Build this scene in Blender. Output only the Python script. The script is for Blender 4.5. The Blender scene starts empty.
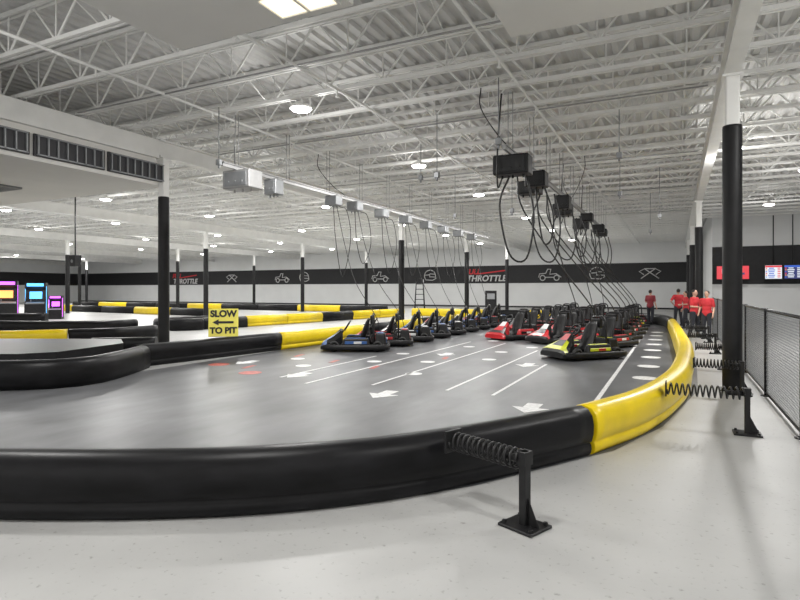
import bpy, bmesh, math, random
from mathutils import Vector, Matrix, Euler
random.seed(7)
scene = bpy.context.scene
COL = scene.collection
R = math.radians

# ------------------------------------------------------------ materials
MATS = {}
def mat(name, color, rough=0.5, metal=0.0, var=0.08, scale=6.0, bump=0.0, emis=None, estr=0.0, spec=0.5, stretch=(1,1,1), coat=0.0):
    if name in MATS: return MATS[name]
    m = bpy.data.materials.new(name); m.use_nodes = True
    nt = m.node_tree; nt.nodes.clear()
    out = nt.nodes.new('ShaderNodeOutputMaterial')
    b = nt.nodes.new('ShaderNodeBsdfPrincipled')
    tc = nt.nodes.new('ShaderNodeTexCoord')
    mp = nt.nodes.new('ShaderNodeMapping'); mp.inputs['Scale'].default_value = stretch
    n = nt.nodes.new('ShaderNodeTexNoise'); n.inputs['Scale'].default_value = scale; n.inputs['Detail'].default_value = 4
    cr = nt.nodes.new('ShaderNodeValToRGB')
    lo = [max(0, c*(1-var)) for c in color]; hi = [min(1, c*(1+var)) for c in color]
    cr.color_ramp.elements[0].position = 0.3; cr.color_ramp.elements[1].position = 0.7
    cr.color_ramp.elements[0].color = (*lo, 1); cr.color_ramp.elements[1].color = (*hi, 1)
    L = nt.links.new
    L(tc.outputs['Object'], mp.inputs['Vector']); L(mp.outputs['Vector'], n.inputs['Vector'])
    L(n.outputs['Fac'], cr.inputs['Fac']); L(cr.outputs['Color'], b.inputs['Base Color'])
    b.inputs['Roughness'].default_value = rough; b.inputs['Metallic'].default_value = metal
    b.inputs['Specular IOR Level'].default_value = spec
    b.inputs['Coat Weight'].default_value = coat
    if emis:
        b.inputs['Emission Color'].default_value = (*emis, 1); b.inputs['Emission Strength'].default_value = estr
    if bump > 0:
        bn = nt.nodes.new('ShaderNodeBump'); bn.inputs['Strength'].default_value = bump; bn.inputs['Distance'].default_value = 0.02
        L(n.outputs['Fac'], bn.inputs['Height']); L(bn.outputs['Normal'], b.inputs['Normal'])
    L(b.outputs['BSDF'], out.inputs['Surface'])
    MATS[name] = m
    return m

def floor_mat():
    m = bpy.data.materials.new('painted_concrete'); m.use_nodes = True
    nt = m.node_tree; b = nt.nodes['Principled BSDF']; L = nt.links.new
    tc = nt.nodes.new('ShaderNodeTexCoord')
    n1 = nt.nodes.new('ShaderNodeTexNoise'); n1.inputs['Scale'].default_value = 0.6; n1.inputs['Detail'].default_value = 6
    n2 = nt.nodes.new('ShaderNodeTexNoise'); n2.inputs['Scale'].default_value = 22; n2.inputs['Detail'].default_value = 5
    c1 = nt.nodes.new('ShaderNodeValToRGB'); c1.color_ramp.elements[0].position = .3; c1.color_ramp.elements[1].position = .7
    c1.color_ramp.elements[0].color = (.37, .37, .365, 1); c1.color_ramp.elements[1].color = (.47, .47, .46, 1)
    c2 = nt.nodes.new('ShaderNodeValToRGB'); c2.color_ramp.elements[0].position = .25; c2.color_ramp.elements[1].position = .38
    c2.color_ramp.elements[0].color = (.5, .49, .47, 1); c2.color_ramp.elements[1].color = (1, 1, 1, 1)
    mx = nt.nodes.new('ShaderNodeMixRGB'); mx.blend_type = 'MULTIPLY'; mx.inputs[0].default_value = .8
    L(tc.outputs['Object'], n1.inputs['Vector']); L(tc.outputs['Object'], n2.inputs['Vector'])
    L(n1.outputs['Fac'], c1.inputs['Fac']); L(n2.outputs['Fac'], c2.inputs['Fac'])
    L(c1.outputs['Color'], mx.inputs[1]); L(c2.outputs['Color'], mx.inputs[2]); L(mx.outputs[0], b.inputs['Base Color'])
    b.inputs['Roughness'].default_value = .42
    bn = nt.nodes.new('ShaderNodeBump'); bn.inputs['Strength'].default_value = .08; bn.inputs['Distance'].default_value = .01
    L(n2.outputs['Fac'], bn.inputs['Height']); L(bn.outputs['Normal'], b.inputs['Normal'])
    return m
def track_mat():
    m = bpy.data.materials.new('sealed_asphalt'); m.use_nodes = True
    nt = m.node_tree; b = nt.nodes['Principled BSDF']; L = nt.links.new
    tc = nt.nodes.new('ShaderNodeTexCoord')
    mp = nt.nodes.new('ShaderNodeMapping'); mp.inputs['Scale'].default_value = (1.3, .45, 1); mp.inputs['Rotation'].default_value = (0, 0, .25)
    n1 = nt.nodes.new('ShaderNodeTexNoise'); n1.inputs['Scale'].default_value = .32; n1.inputs['Detail'].default_value = 7
    n2 = nt.nodes.new('ShaderNodeTexNoise'); n2.inputs['Scale'].default_value = 1.6; n2.inputs['Detail'].default_value = 7; n2.inputs['Roughness'].default_value = .55
    c1 = nt.nodes.new('ShaderNodeValToRGB'); c1.color_ramp.elements[0].position = .38; c1.color_ramp.elements[1].position = .64
    c1.color_ramp.elements[0].color = (.075, .077, .082, 1); c1.color_ramp.elements[1].color = (.16, .163, .17, 1)
    c2 = nt.nodes.new('ShaderNodeValToRGB'); c2.color_ramp.elements[0].position = .3; c2.color_ramp.elements[1].position = .7
    c2.color_ramp.elements[0].color = (.7, .7, .7, 1); c2.color_ramp.elements[1].color = (1.2, 1.2, 1.2, 1)
    mx = nt.nodes.new('ShaderNodeMixRGB'); mx.blend_type = 'MULTIPLY'; mx.inputs[0].default_value = 1
    L(tc.outputs['Object'], n1.inputs['Vector']); L(tc.outputs['Object'], mp.inputs['Vector']); L(mp.outputs['Vector'], n2.inputs['Vector'])
    L(n1.outputs['Fac'], c1.inputs['Fac']); L(n2.outputs['Fac'], c2.inputs['Fac'])
    L(c1.outputs['Color'], mx.inputs[1]); L(c2.outputs['Color'], mx.inputs[2]); L(mx.outputs[0], b.inputs['Base Color'])
    mr = nt.nodes.new('ShaderNodeMapRange'); mr.inputs['To Min'].default_value = .36; mr.inputs['To Max'].default_value = .44
    L(n1.outputs['Fac'], mr.inputs['Value']); L(mr.outputs['Result'], b.inputs['Roughness'])
    b.inputs['Specular IOR Level'].default_value = .42
    return m

M_floor = floor_mat(); M_track = track_mat()
M_white = mat('white_steel_paint', (.84, .84, .82), .5, var=.05, scale=2)
M_deck = mat('white_metal_deck', (.66, .66, .65), .55, var=.08, scale=1)
M_wall = mat('white_wall_paint', (.78, .79, .79), .7, var=.03, scale=.8)
M_soff = mat('soffit_paint', (.78, .77, .74), .7, var=.03, scale=1)
M_band = mat('black_wall_paint', (.012, .012, .014), .6, var=.2)
M_blk = mat('black_plastic', (.012, .012, .013), .42, var=.3, scale=8, spec=.3)
M_bar = mat('black_polyethylene', (.007, .007, .008), .40, var=.5, scale=3, bump=.10, stretch=(1, 1, 3), spec=.2)
M_yel = mat('yellow_polyethylene', (.80, .59, .008), .33, var=.07, scale=3)
M_pad = mat('black_column_padding', (.010, .010, .011), .5, var=.3, scale=4, spec=.3)
M_blksteel = mat('black_powder_coated_steel', (.013, .013, .014), .4, .3, var=.3)
M_gray = mat('grey_steel', (.28, .29, .30), .45, .4)
M_galv = mat('galvanised_steel', (.40, .40, .40), .5, .5)
M_rub = mat('tyre_rubber', (.015, .015, .015), .7, var=.3)
M_cable = mat('black_rubber_cable', (.01, .01, .01), .5)
M_red = mat('red_plastic', (.48, .015, .02), .35)
M_blue = mat('blue_plastic', (.03, .10, .30), .35)
M_wpl = mat('white_plastic', (.66, .66, .66), .35)
M_green = mat('lime_plastic', (.60, .66, .03), .35)
M_mark = mat('white_floor_paint', (.72, .72, .72), .5, var=.2, scale=14)
M_redmark = mat('faded_red_floor_paint', (.45, .10, .08), .5, var=.3, scale=9)
M_signy = mat('yellow_sign_paint', (.80, .72, .12), .5)
M_signk = mat('black_sign_lettering', (.01, .01, .01), .5)
M_logor = mat('red_mural_paint', (.65, .02, .03), .5)
M_logow = mat('white_mural_paint', (.6, .6, .6), .5)
M_lens = mat('led_lens', (1, 1, 1), .4, emis=(1, .99, .97), estr=30)
M_troff = mat('warm_light_panel', (1, 1, 1), .4, emis=(1, .86, .58), estr=1.3)
M_dark = mat('dark_louvre', (.03, .03, .035), .5)
M_skin = mat('skin', (.55, .33, .24), .5)
M_hair = mat('dark_hair', (.02, .013, .01), .6)
M_shirtr = mat('red_cotton', (.55, .03, .04), .8)
M_shirtm = mat('maroon_cotton', (.24, .03, .04), .8)
M_pants = mat('dark_denim', (.02, .022, .03), .8)
M_shoe = mat('shoe_leather', (.03, .03, .03), .6)

# ------------------------------------------------------------ mesh builder
class MB:
    def __init__(s): s.v = []; s.f = []; s.m = []; s.sm = []
    def add(s, vs, fs, mi=0, smooth=False):
        o = len(s.v); s.v += [tuple(v) for v in vs]
        for f in fs: s.f.append([o+i for i in f]); s.m.append(mi); s.sm.append(smooth)
    def box(s, c, d, rot=None, mi=0):
        x, y, z = d[0]/2, d[1]/2, d[2]/2
        vs = [Vector(p) for p in [(-x,-y,-z),(x,-y,-z),(x,y,-z),(-x,y,-z),(-x,-y,z),(x,-y,z),(x,y,z),(-x,y,z)]]
        if rot: 
            e = Euler(rot).to_matrix(); vs = [e @ v for v in vs]
        vs = [v+Vector(c) for v in vs]
        s.add(vs, [(3,2,1,0),(4,5,6,7),(0,1,5,4),(1,2,6,5),(2,3,7,6),(3,0,4,7)], mi)
    def rbox(s, c, d, r=.02, rot=None, mi=0, seg=2, taper=None):
        bm = bmesh.new(); bmesh.ops.create_cube(bm, size=1)
        for v in bm.verts:
            v.co = Vector((v.co.x*d[0], v.co.y*d[1], v.co.z*d[2]))
            if taper and v.co.z > 0: v.co.x *= taper[0]; v.co.y *= taper[1]
        bmesh.ops.bevel(bm, geom=bm.edges[:], offset=r, segments=seg, affect='EDGES', profile=.5)
        e = Euler(rot).to_matrix() if rot else Matrix.Identity(3)
        bm.verts.index_update()
        vs = [e @ v.co + Vector(c) for v in bm.verts]
        fs = [[v.index for v in f.verts] for f in bm.faces]
        bm.free(); s.add(vs, fs, mi, False)
    def cyl(s, p0, p1, r0, r1=None, n=12, mi=0, cap=True, smooth=True):
        r1 = r0 if r1 is None else r1
        p0 = Vector(p0); p1 = Vector(p1); d = (p1-p0).normalized()
        a = Vector((0,0,1)) if abs(d.z) < .9 else Vector((1,0,0))
        u = d.cross(a).normalized(); w = d.cross(u)
        vs = []
        for p, r in ((p0, r0), (p1, r1)):
            for i in range(n):
                t = 2*math.pi*i/n; vs.append(p+u*math.cos(t)*r+w*math.sin(t)*r)
        s.add(vs, [(i, (i+1) % n, n+(i+1) % n, n+i) for i in range(n)], mi, smooth)
        if cap:
            s.add(vs[:n], [list(range(n))[::-1]], mi); s.add(vs[n:], [list(range(n))], mi)
    def tube(s, pts, r, n=8, mi=0, closed=False):
        pts = [Vector(p) for p in pts]; N = len(pts); vs = []; pu = None
        for i, p in enumerate(pts):
            if closed: d = pts[(i+1) % N]-pts[i-1]
            else: d = pts[min(i+1, N-1)]-pts[max(i-1, 0)]
            d.normalize()
            if pu is None:
                a = Vector((0,0,1)) if abs(d.z) < .9 else Vector((1,0,0)); u = d.cross(a).normalized()
            else:
                u = (pu-d*pu.dot(d))
                u = u.normalized() if u.length > 1e-6 else d.orthogonal().normalized()
            pu = u; w = d.cross(u)
            for k in range(n):
                t = 2*math.pi*k/n; vs.append(p+u*math.cos(t)*r+w*math.sin(t)*r)
        fs = []
        for i in range(N if closed else N-1):
            j = (i+1) % N
            for k in range(n): fs.append((i*n+k, i*n+(k+1) % n, j*n+(k+1) % n, j*n+k))
        s.add(vs, fs, mi, True)
        if not closed:
            s.add(vs[:n], [list(range(n))[::-1]], mi); s.add(vs[-n:], [list(range(n))], mi)
    def sweep(s, path, prof, closed=False, mi=0, z=0, smooth=True):
        N = len(path); n = len(prof); vs = []
        for i in range(N):
            a = path[(i+1) % N] if closed else path[min(i+1, N-1)]
            b = path[i-1] if closed else path[max(i-1, 0)]
            t = Vector((a[0]-b[0], a[1]-b[1])).normalized(); nn = Vector((-t.y, t.x))
            for o, h in prof: vs.append((path[i][0]+nn.x*o, path[i][1]+nn.y*o, z+h))
        fs = []
        for i in range(N if closed else N-1):
            j = (i+1) % N
            for k in range(n): fs.append((i*n+k, i*n+(k+1) % n, j*n+(k+1) % n, j*n+k))
        s.add(vs, fs, mi, smooth)
        if not closed:
            s.add(vs[:n], [list(range(n))[::-1]], mi); s.add(vs[-n:], [list(range(n))], mi)
    def ell(s, c, r, n=16, m=10, mi=0, rot=None):
        vs = []; e = Euler(rot).to_matrix() if rot else Matrix.Identity(3)
        for j in range(m+1):
            ph = math.pi*j/m
            for i in range(n):
                t = 2*math.pi*i/n
                vs.append(e @ Vector((r[0]*math.sin(ph)*math.cos(t), r[1]*math.sin(ph)*math.sin(t), r[2]*math.cos(ph)))+Vector(c))
        fs = [(j*n+i, (j+1)*n+i, (j+1)*n+(i+1) % n, j*n+(i+1) % n) for j in range(m) for i in range(n)]
        s.add(vs, fs, mi, True)
    def cap(s, p0, p1, r0, r1=None):
        r1 = r0 if r1 is None else r1
        s.cyl(p0, p1, r0, r1, 12); s.ell(p0, (r0,)*3, 12, 8); s.ell(p1, (r1,)*3, 12, 8)
    def lathe(s, prof, c=(0,0,0), axis='Z', n=20, mi=0):
        vs = []
        for r, h in prof:
            for i in range(n):
                t = 2*math.pi*i/n; a, b = r*math.cos(t), r*math.sin(t)
                v = {'Z': (a, b, h), 'X': (h, a, b), 'Y': (a, h, b)}[axis]
                vs.append((v[0]+c[0], v[1]+c[1], v[2]+c[2]))
        k = len(prof)
        s.add(vs, [(j*n+i, j*n+(i+1) % n, (j+1)*n+(i+1) % n, (j+1)*n+i) for j in range(k-1) for i in range(n)], mi, True)
    def mesh(s, name, mats, fix=True):
        me = bpy.data.meshes.new(name); me.from_pydata(s.v, [], s.f)
        for m in (mats if isinstance(mats, (list, tuple)) else [mats]): me.materials.append(m)
        for i, p in enumerate(me.polygons): p.material_index = s.m[i]; p.use_smooth = s.sm[i]
        if fix:
            bm = bmesh.new(); bm.from_mesh(me)
            bmesh.ops.remove_doubles(bm, verts=bm.verts[:], dist=1e-5)
            bmesh.ops.recalc_face_normals(bm, faces=bm.faces[:]); bm.to_mesh(me); bm.free()
        me.update(); return me
    def obj(s, name, mats, parent=None, loc=(0,0,0), rot=(0,0,0), fix=True):
        o = bpy.data.objects.new(name, s.mesh(name, mats, fix)); COL.objects.link(o)
        o.location = loc; o.rotation_euler = rot
        if parent: o.parent = parent
        return o

def tag(o, label, cat, group=None):
    o['label'] = label; o['category'] = cat
    if group: o['group'] = group
    return o
def struct(o): o['kind'] = 'structure'; return o
def empty(name, loc=(0,0,0), rot=(0,0,0)):
    e = bpy.data.objects.new(name, None); e.empty_display_size = .2; COL.objects.link(e)
    e.location = loc; e.rotation_euler = rot; return e
def catmull(pts, n=8):
    P = [Vector(p) for p in pts]; P = [P[0]*2-P[1]]+P+[P[-1]*2-P[-2]]; out = []
    for i in range(1, len(P)-2):
        for k in range(n):
            t = k/n; a, b, c, d = P[i-1:i+3]
            out.append(.5*((2*b)+(-a+c)*t+(2*a-5*b+4*c-d)*t*t+(-a+3*b-3*c+d)*t**3))
    out.append(P[-2]); return out
def text_mesh(txt, size, depth=.004, shear=0.0, off=.018):
    cu = bpy.data.curves.new('t', 'FONT'); cu.body = txt; cu.size = size; cu.extrude = depth
    cu.align_x = 'CENTER'; cu.align_y = 'CENTER'; cu.shear = shear; cu.offset = size*off
    o = bpy.data.objects.new('t', cu); COL.objects.link(o)
    bpy.context.view_layer.update()
    me = bpy.data.meshes.new_from_object(o.evaluated_get(bpy.context.evaluated_depsgraph_get()))
    bpy.data.objects.remove(o); me.materials.clear(); return me

# ------------------------------------------------------------ camera
cam = bpy.data.cameras.new('camera'); co = bpy.data.objects.new('camera', cam); COL.objects.link(co)
co.location = (0, 0, 1.75); co.rotation_euler = (R(90), 0, R(26.2))
cam.sensor_width = 36; cam.lens = 25.2; cam.shift_y = -.0125; cam.clip_end = 400
scene.camera = co

# ------------------------------------------------------------ shell
XL, XR, YB, YF, ZC = -83.1, 14.9, -7.0, 56.0, 6.85
b = MB(); b.box(((XL+XR)/2, (YB+YF)/2, -.1), (XR-XL+2, YF-YB+2, .2)); struct(b.obj('floor', M_floor))
b = MB(); prof = []; x = XL-.3
while x < XR+.3:
    prof += [(x, 0), (x+.11, 0), (x+.15, .07), (x+.26, .07)]; x += .30
vs = []; 
for (px, pz) in prof: vs += [(px, YB, ZC+pz), (px, YF+.3, ZC+pz)]
fs = [(2*i, 2*i+2, 2*i+3, 2*i+1) for i in range(len(prof)-1)]
b.add(vs, fs); b.box(((XL+XR)/2, (YB+YF)/2, ZC+.13), (XR-XL+.6, YF-YB+.6, .08))
struct(b.obj('ceiling', M_deck, fix=False))
def wall(name, x0, x1, y0, y1, z0=0, z1=ZC, m=M_wall):
    b = MB(); b.box(((x0+x1)/2, (y0+y1)/2, (z0+z1)/2), (abs(x1-x0), abs(y1-y0), z1-z0)); return struct(b.obj(name, m))
wall('wall_back', XL, 2.0, YF, YF+.2)
wall('wall_left', XL-.2, XL, YB, YF)
wall('wall_right', XR, XR+.2, YB, 39.2)
wall('wall_jog', 2.0, 2.2, 39.0, YF)
wall('wall_far_right', 2.2, XR, 39.0, 39.2)
wall('trim_1', XL, 2.0, YF-.04, YF, 2.45, 4.25, M_band)
wall('trim_2', 2.0, XR, 38.95, 39.0, 2.1, 4.35, M_band)
wall('trim_3', XL, XL+.04, YB, YF-.04, 2.45, 4.25, M_band)
wall('baseboard_back', XL, 2.0, YF-.03, YF, 0, .15, M_band)
wall('ceiling_lowered', -50, -13.3, YB, 11.4, 4.7, 4.82, M_soff)
wall('wall_bulkhead', -13.35, -13.1, YB, 11.1, 4.7, 5.95, M_soff)
wall('trim_4', -13.1, -12.98, YB, 11.1, 5.45, 5.95, M_white)
wall('wall_bulkhead_far', -50, -13.35, 11.28, 11.4, 4.82, 5.4, M_soff)
wall('ceiling_soffit', -6.0, -3.3, YB, 5.5, 5.0, 5.25, M_soff)
wall('ceiling_soffit_panel', -1.9, .5, YB, 7.1, 5.0, 5.3, M_soff)
b = MB()
for sy in (-.24, .24): b.box((0, sy, 0), (.82, .04, .06))
for sx in (-.4, 0, .4): b.box((sx, 0, 0), (.03, .46, .06))
o = b.obj('ceiling_light_panel', M_soff, loc=(-3.78, 5.1, 4.98)); tag(o, 'flat rectangular warm light panel set in the white soffit', 'ceiling light')
for sx in (-.2, .2):
    b = MB(); b.box((sx, 0, 0), (.37, .44, .02)); b.obj('diffuser', M_troff, o)

gb = MB(); gb.box((0, 0, 0), (.06, 1.75, .5))
gm = MB()
for i in range(8): gm.box((.05, -.8+i*.228, 0), (.05, .03, .46))
gm.box((.05, 0, .22), (.05, 1.66, .03)); gm.box((.05, 0, -.22), (.05, 1.66, .03))
for i in range(6):
    g = gb.obj('bulkhead_grille', M_dark, loc=(-13.06, 1.2+i*1.85, 5.05)); gm.obj('grille_bars', M_gray, g)
    tag(g, 'dark slatted grille panel set in the white bulkhead', 'grille', 'grilles along the bulkhead')
for (x, y) in [(-15.2, 7.2), (-17.6, 9.2), (-19.8, 6.8), (-22, 9.6)]:
    b = MB(); b.box((0, 0, 0), (1.5, .9, .04)); o = b.obj('ceiling_vent', M_gray, loc=(x, y, 4.68))
    b = MB(); b.box((0, -.43, -.03), (1.5, .04, .02)); b.box((0, .43, -.03), (1.5, .04, .02)); b.box((-.72, 0, -.03), (.04, .9, .02)); b.box((.72, 0, -.03), (.04, .9, .02))
    for i in range(7): b.box((0, -.36+i*.12, -.03), (1.46, .05, .02), (.5, 0, 0))
    b.obj('louvre', M_galv, o); tag(o, 'grey rectangular louvred air vent in the lowered ceiling', 'vent', 'vents in the lowered ceiling')

# bar joists
L = 13.98; dep = .82
jb = MB()
for z in (.04, dep-.04):
    jb.box((0, -.045, z), (L, .05, .075)); jb.box((0, .045, z), (L, .05, .075))
np_ = 10; w = L/np_
for i in range(np_):
    x0 = -L/2+i*w
    jb.cyl((x0+.05, 0, dep-.05), (x0+w/2, 0, .05), .024, n=5, cap=False)
    jb.cyl((x0+w/2, 0, .05), (x0+w-.05, 0, dep-.05), .024, n=5, cap=False)
    jb.cyl((x0+w/2, 0, .05), (x0+w/2, 0, dep-.05), .016, n=5, cap=False)
jmesh = jb.mesh('bar_joist', M_white)
gx = [.89-14*k for k in range(-1, 7)]
bays = [.89+7-14*k for k in range(0, 7)]
SP = 1.38
for bx in bays:
    y = 3.3
    while y < 55.6:
        if not (bx < -30 and y < 11.8) and not (bx > 2 and y > 38.6):
            o = bpy.data.objects.new('bar_joist', jmesh); COL.objects.link(o); o.location = (bx, y, 6.01)
            tag(o, 'white steel open-web bar joist under the roof deck', 'roof joist', 'white roof joists')
        y += SP
for x in (4.6, 9.2, -3.8, -8.45, -17.8, -22.4, -31.8, -36.4):
    b = MB(); y = 3.3; y1 = 55 if x < 2 else 37
    while y+SP < y1:
        if not (x < -13 and y < 11.5):
            b.cyl((0, y, .05), (0, y+SP, .77), .014, n=4, cap=False); b.cyl((.02, y, .77), (.02, y+SP, .05), .014, n=4, cap=False)
        y += SP
    o = b.obj('joist_bridging', M_white, loc=(x, 0, 6.01)); tag(o, 'line of white diagonal cross bracing between roof joists', 'bracing', 'joist bridging lines')
for i, x in enumerate(gx):
    y0 = 11.15 if abs(x+13.11) < .1 else YB; y1 = YF if x < 2 else 38.9
    b = MB(); LY = y1-y0
    b.box((0, 0, .02), (.26, LY, .04)); b.box((0, 0, .48), (.26, LY, .04)); b.box((0, 0, .25), (.03, LY, .46))
    o = b.obj('roof_girder', M_white, loc=(x if x > -80 and x < 14 else x-.15*(1 if x > 0 else -1), (y0+y1)/2, 5.5))
    tag(o, 'long white steel I-beam girder carrying the roof joists', 'girder', 'white roof girders')
for x in (-2.9, -6.4, -9.9, -17, -24.5, -31, -38, -48, -60):
    b = MB(); y0 = 3 if x > -13 else 12
    b.cyl((0, y0, 0), (0, 55.95, 0), .03, n=6)
    for k in range(int(y0)+1, 54, 3): b.cyl((0, k, 0), (0, k, -.14), .018, n=5); b.cyl((0, k, -.14), (0, k, -.16), .04, n=6)
    o = b.obj('sprinkler_pipe', M_white, loc=(x, 0, 5.975)); tag(o, 'thin white sprinkler pipe running under the joists', 'pipe', 'sprinkler pipes')
def conduit(pts, m, lab, r=.018):
    b = MB(); b.tube(pts, r, 6); o = b.obj('conduit', m); tag(o, lab, 'conduit', 'ceiling conduits')
for y in (8.6, 13.2, 19.3, 25.6, 33.2):
    conduit([(-12.8, y, 5.98), (.6, y, 5.98)], M_galv, 'thin grey electrical conduit strapped under a joist')
for (x, y, z) in [(-3.2, 11.0, 4.8), (-9.6, 9.9, 4.8), (-5.2, 12.6, 4.6), (-1.2, 14.2, 5.0), (-1.5, 18.0, 4.7), (-4.6, 17.3, 4.3), (-6.7, 15.0, 5.1), (-.5, 21.5, 4.4), (-5.0, 22.0, 4.5), (-11.8, 12.8, 4.9), (-7.4, 19.7, 4.6), (-1.0, 27.0, 4.4)]:
    b = MB(); b.cyl((0, 0, 0), (0, 0, 6.03-z), .011, n=5); b.rbox((0, 0, -.06), (.12, .1, .14), .01, seg=1); b.cyl((0, 0, -.12), (0, 0, -.2), .025, n=6)
    o = b.obj('drop_cord', M_gray, loc=(x, y, z)); tag(o, 'thin grey drop cord ending in an outlet box', 'power drop', 'outlet drops')
for (a, c) in [((-3.7, 11.4), (-3.2, 12.3)), ((-2.6, 18.6), (-3.2, 19.6)), ((-3.8, 21.9), (-3.2, 22.6)), ((-10.1, 14.7), (-9.6, 15.5))]:
    conduit(catmull([(a[0], a[1], 6.03), (a[0], a[1], 5.6), ((a[0]+c[0])/2, (a[1]+c[1])/2, 5.1), (c[0], c[1], 4.8)], 6), M_cable, 'black power cable sagging from the joists', .012)

# columns
def column(x, y, blk=4.45, wd=.3):
    e = empty('column', (x, y, 0))
    b = MB(); b.rbox((0, 0, 2.75), (wd*.78, wd*.78, 5.5), .02, seg=1); b.box((0, 0, 5.48), (wd*1.15, wd*1.15, .04)); b.obj('shaft', M_white, e)
    b = MB(); b.lathe([(wd*.4, .02), (wd*.53, .02), (wd*.55, .08), (wd*.55, blk-.04), (wd*.53, blk), (wd*.3, blk)], n=20); b.obj('padding', M_pad, e)
    b = MB(); b.box((0, 0, .01), (wd*1.35, wd*1.35, .02)); b.obj('base_plate', M_blksteel, e)
    tag(e, 'tall white steel column wrapped in black padding', 'column', 'roof columns'); return e
for (x, y) in [(.89, 11.36), (.89, 26.8), (.89, 37.2), (.89, 47.6), (-13.1, 11.36), (-13.1, 26.8), (-13.1, 37.2), (-13.1, 47.6),
               (-27.1, 26.8), (-27.1, 37.2), (-27.1, 47.6), (-41.1, 26.8), (-41.1, 37.2), (-41.1, 47.6), (-55.1, 37.2), (-55.1, 47.6), (-69.1, 47.6)]:
    column(x, y, 4.62 if (x > 0 and y < 12) else 4.4, .28)

# high bay lights
hb = MB(); hb.lathe([(0, .16), (.06, .16), (.08, .09), (.2, .07), (.25, .02), (.25, -.01), (.23, -.02), (0, -.02)], n=16); hb.cyl((0, 0, .15), (0, 0, .26), .03, n=6)
hmesh = hb.mesh('high_bay_light', M_white)
lb = MB(); lb.lathe([(0, -.08), (.12, -.07), (.20, -.045), (.225, -.021), (0, -.021)], n=16); lmesh = lb.mesh('lens', M_lens)
def fixture(x, y, power=95, z=5.75):
    o = bpy.data.objects.new('high_bay_light', hmesh); COL.objects.link(o); o.location = (x, y, z)
    l = bpy.data.objects.new('lens', lmesh); COL.objects.link(l); l.parent = o
    ld = bpy.data.lights.new('lamp', 'AREA'); ld.shape = 'DISK'; ld.size = .40; ld.energy = power; ld.color = (1, .985, .96)
    lo = bpy.data.objects.new('lamp', ld); COL.objects.link(lo); lo.parent = o; lo.location = (0, 0, -.10)
    if x > -40 and power > 100:
        ld = bpy.data.lights.new('uplight_fill', 'POINT'); ld.shadow_soft_size = .15; ld.energy = power*.30; ld.color = (1, .985, .96)  # added fill light, not part of the fixture, brightens joists and deck
        lo = bpy.data.objects.new('uplight_fill', ld); COL.objects.link(lo); lo.parent = o; lo.location = (0, 0, -.5)
    tag(o, 'round glowing white high-bay lamp mounted under the joists', 'ceiling lamp', 'high-bay lamps')
for x in (-67.5, -57, -47, -37.5, -30, -22.5, -15, -7.4):
    for y in (10.1, 16.4, 22.5, 30.8, 38, 46):
        if x < -13.5 and y < 11.5: continue
        if x < -40 and y < 20: continue
        fixture(x, y, 210 if x > -40 else 380)
for y in (2.6, 9.0, 22.6, 31): fixture(3.9, y, 180)
fixture(1.5, 18.3, 380); fixture(-8.5, 3.2, 200); fixture(-2.6, 2.3, 130)
for x in (-17, -23): fixture(x, 4, 99, 4.44)

# ------------------------------------------------------------ track surface
b = MB()
out = [(-22, -1.0), (-9, .9), (-4.4, 2.7), (-3.1, 3.35), (-2.2, 4.05), (-1.6, 4.8), (-.6, 6.5), (-.15, 7.9), (.35, 11.0), (.45, 15), (.1, 27), (-.4, 31), (-2, 33.6), (-5, 34.4), (-14, 34.6),
       (-14, 27), (-10.3, 26.5), (-10.3, 8), (-10.2, 6.2), (-12, 5), (-22, 1)]
b.add([(x, y, .004) for x, y in out], [list(range(len(out)))])
o = b.obj('floor_track', M_track); struct(o)

# ------------------------------------------------------------ barriers
PROF = [(.03, .005), (0, .035), (-.012, .08), (-.004, .125), (.012, .14), (-.012, .16), (-.035, .24), (-.04, .34), (-.02, .43), (.03, .49), (.12, .515), (.21, .50), (.28, .45), (.31, .36), (.32, .1), (.29, .005)]
def barrier(pts, m, label, n=8, flip=False, group='track barriers', h=1.0):
    path = [(p.x, p.y) for p in catmull([(*p, 0) for p in pts], n)]
    if flip: path = path[::-1]
    b = MB(); b.sweep(path, [(o_, z_*h) for o_, z_ in PROF])
    o = b.obj('track_barrier', m); tag(o, label, 'barrier', group); return o
barrier([(-16, -.9), (-9, 1.0), (-6.2, 1.85), (-4.57, 2.46), (-3.25, 3.15), (-2.35, 3.86), (-1.70, 4.66), (-.80, 6.17)], M_bar, 'long glossy black rounded plastic barrier curving along the track edge')
barrier([(-.77, 6.22), (-.29, 7.5), (.05, 9.2), (.23, 11.0), (.34, 14.75), (.25, 19), (.12, 23.5), (.0, 27.0)], M_yel, 'long curved bright yellow plastic barrier with springs behind it')
barrier([(.0, 27.03), (-.4, 30.6), (-2.0, 33.4), (-4.0, 34.2)], M_bar, 'black plastic barrier rounding the far track corner')
barrier([(-4.06, 34.22), (-8, 34.6)], M_yel, 'straight yellow plastic barrier at the far track edge')
barrier([(-8.03, 34.6), (-11, 34.6)], M_bar, 'straight black plastic barrier at the far track edge')
barrier([(-11.03, 34.6), (-16, 34.6)], M_yel, 'straight yellow plastic barrier at the far track edge')
barrier([(-20, 1.9), (-12.4, 5.1), (-10.7, 5.85), (-9.95, 6.6), (-10.25, 7.6), (-10.85, 8.65)], M_bar, 'angular black barrier section bending around the track corner', n=3, flip=True)
barrier([(-10.85, 8.7), (-10.6, 10.5), (-10.3, 13.1)], M_bar, 'straight glossy black barrier section beside the pit entry')
barrier([(-10.3, 13.13), (-10.1, 15), (-10.0, 17.5)], M_yel, 'yellow barrier section beside the parked karts')
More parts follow.
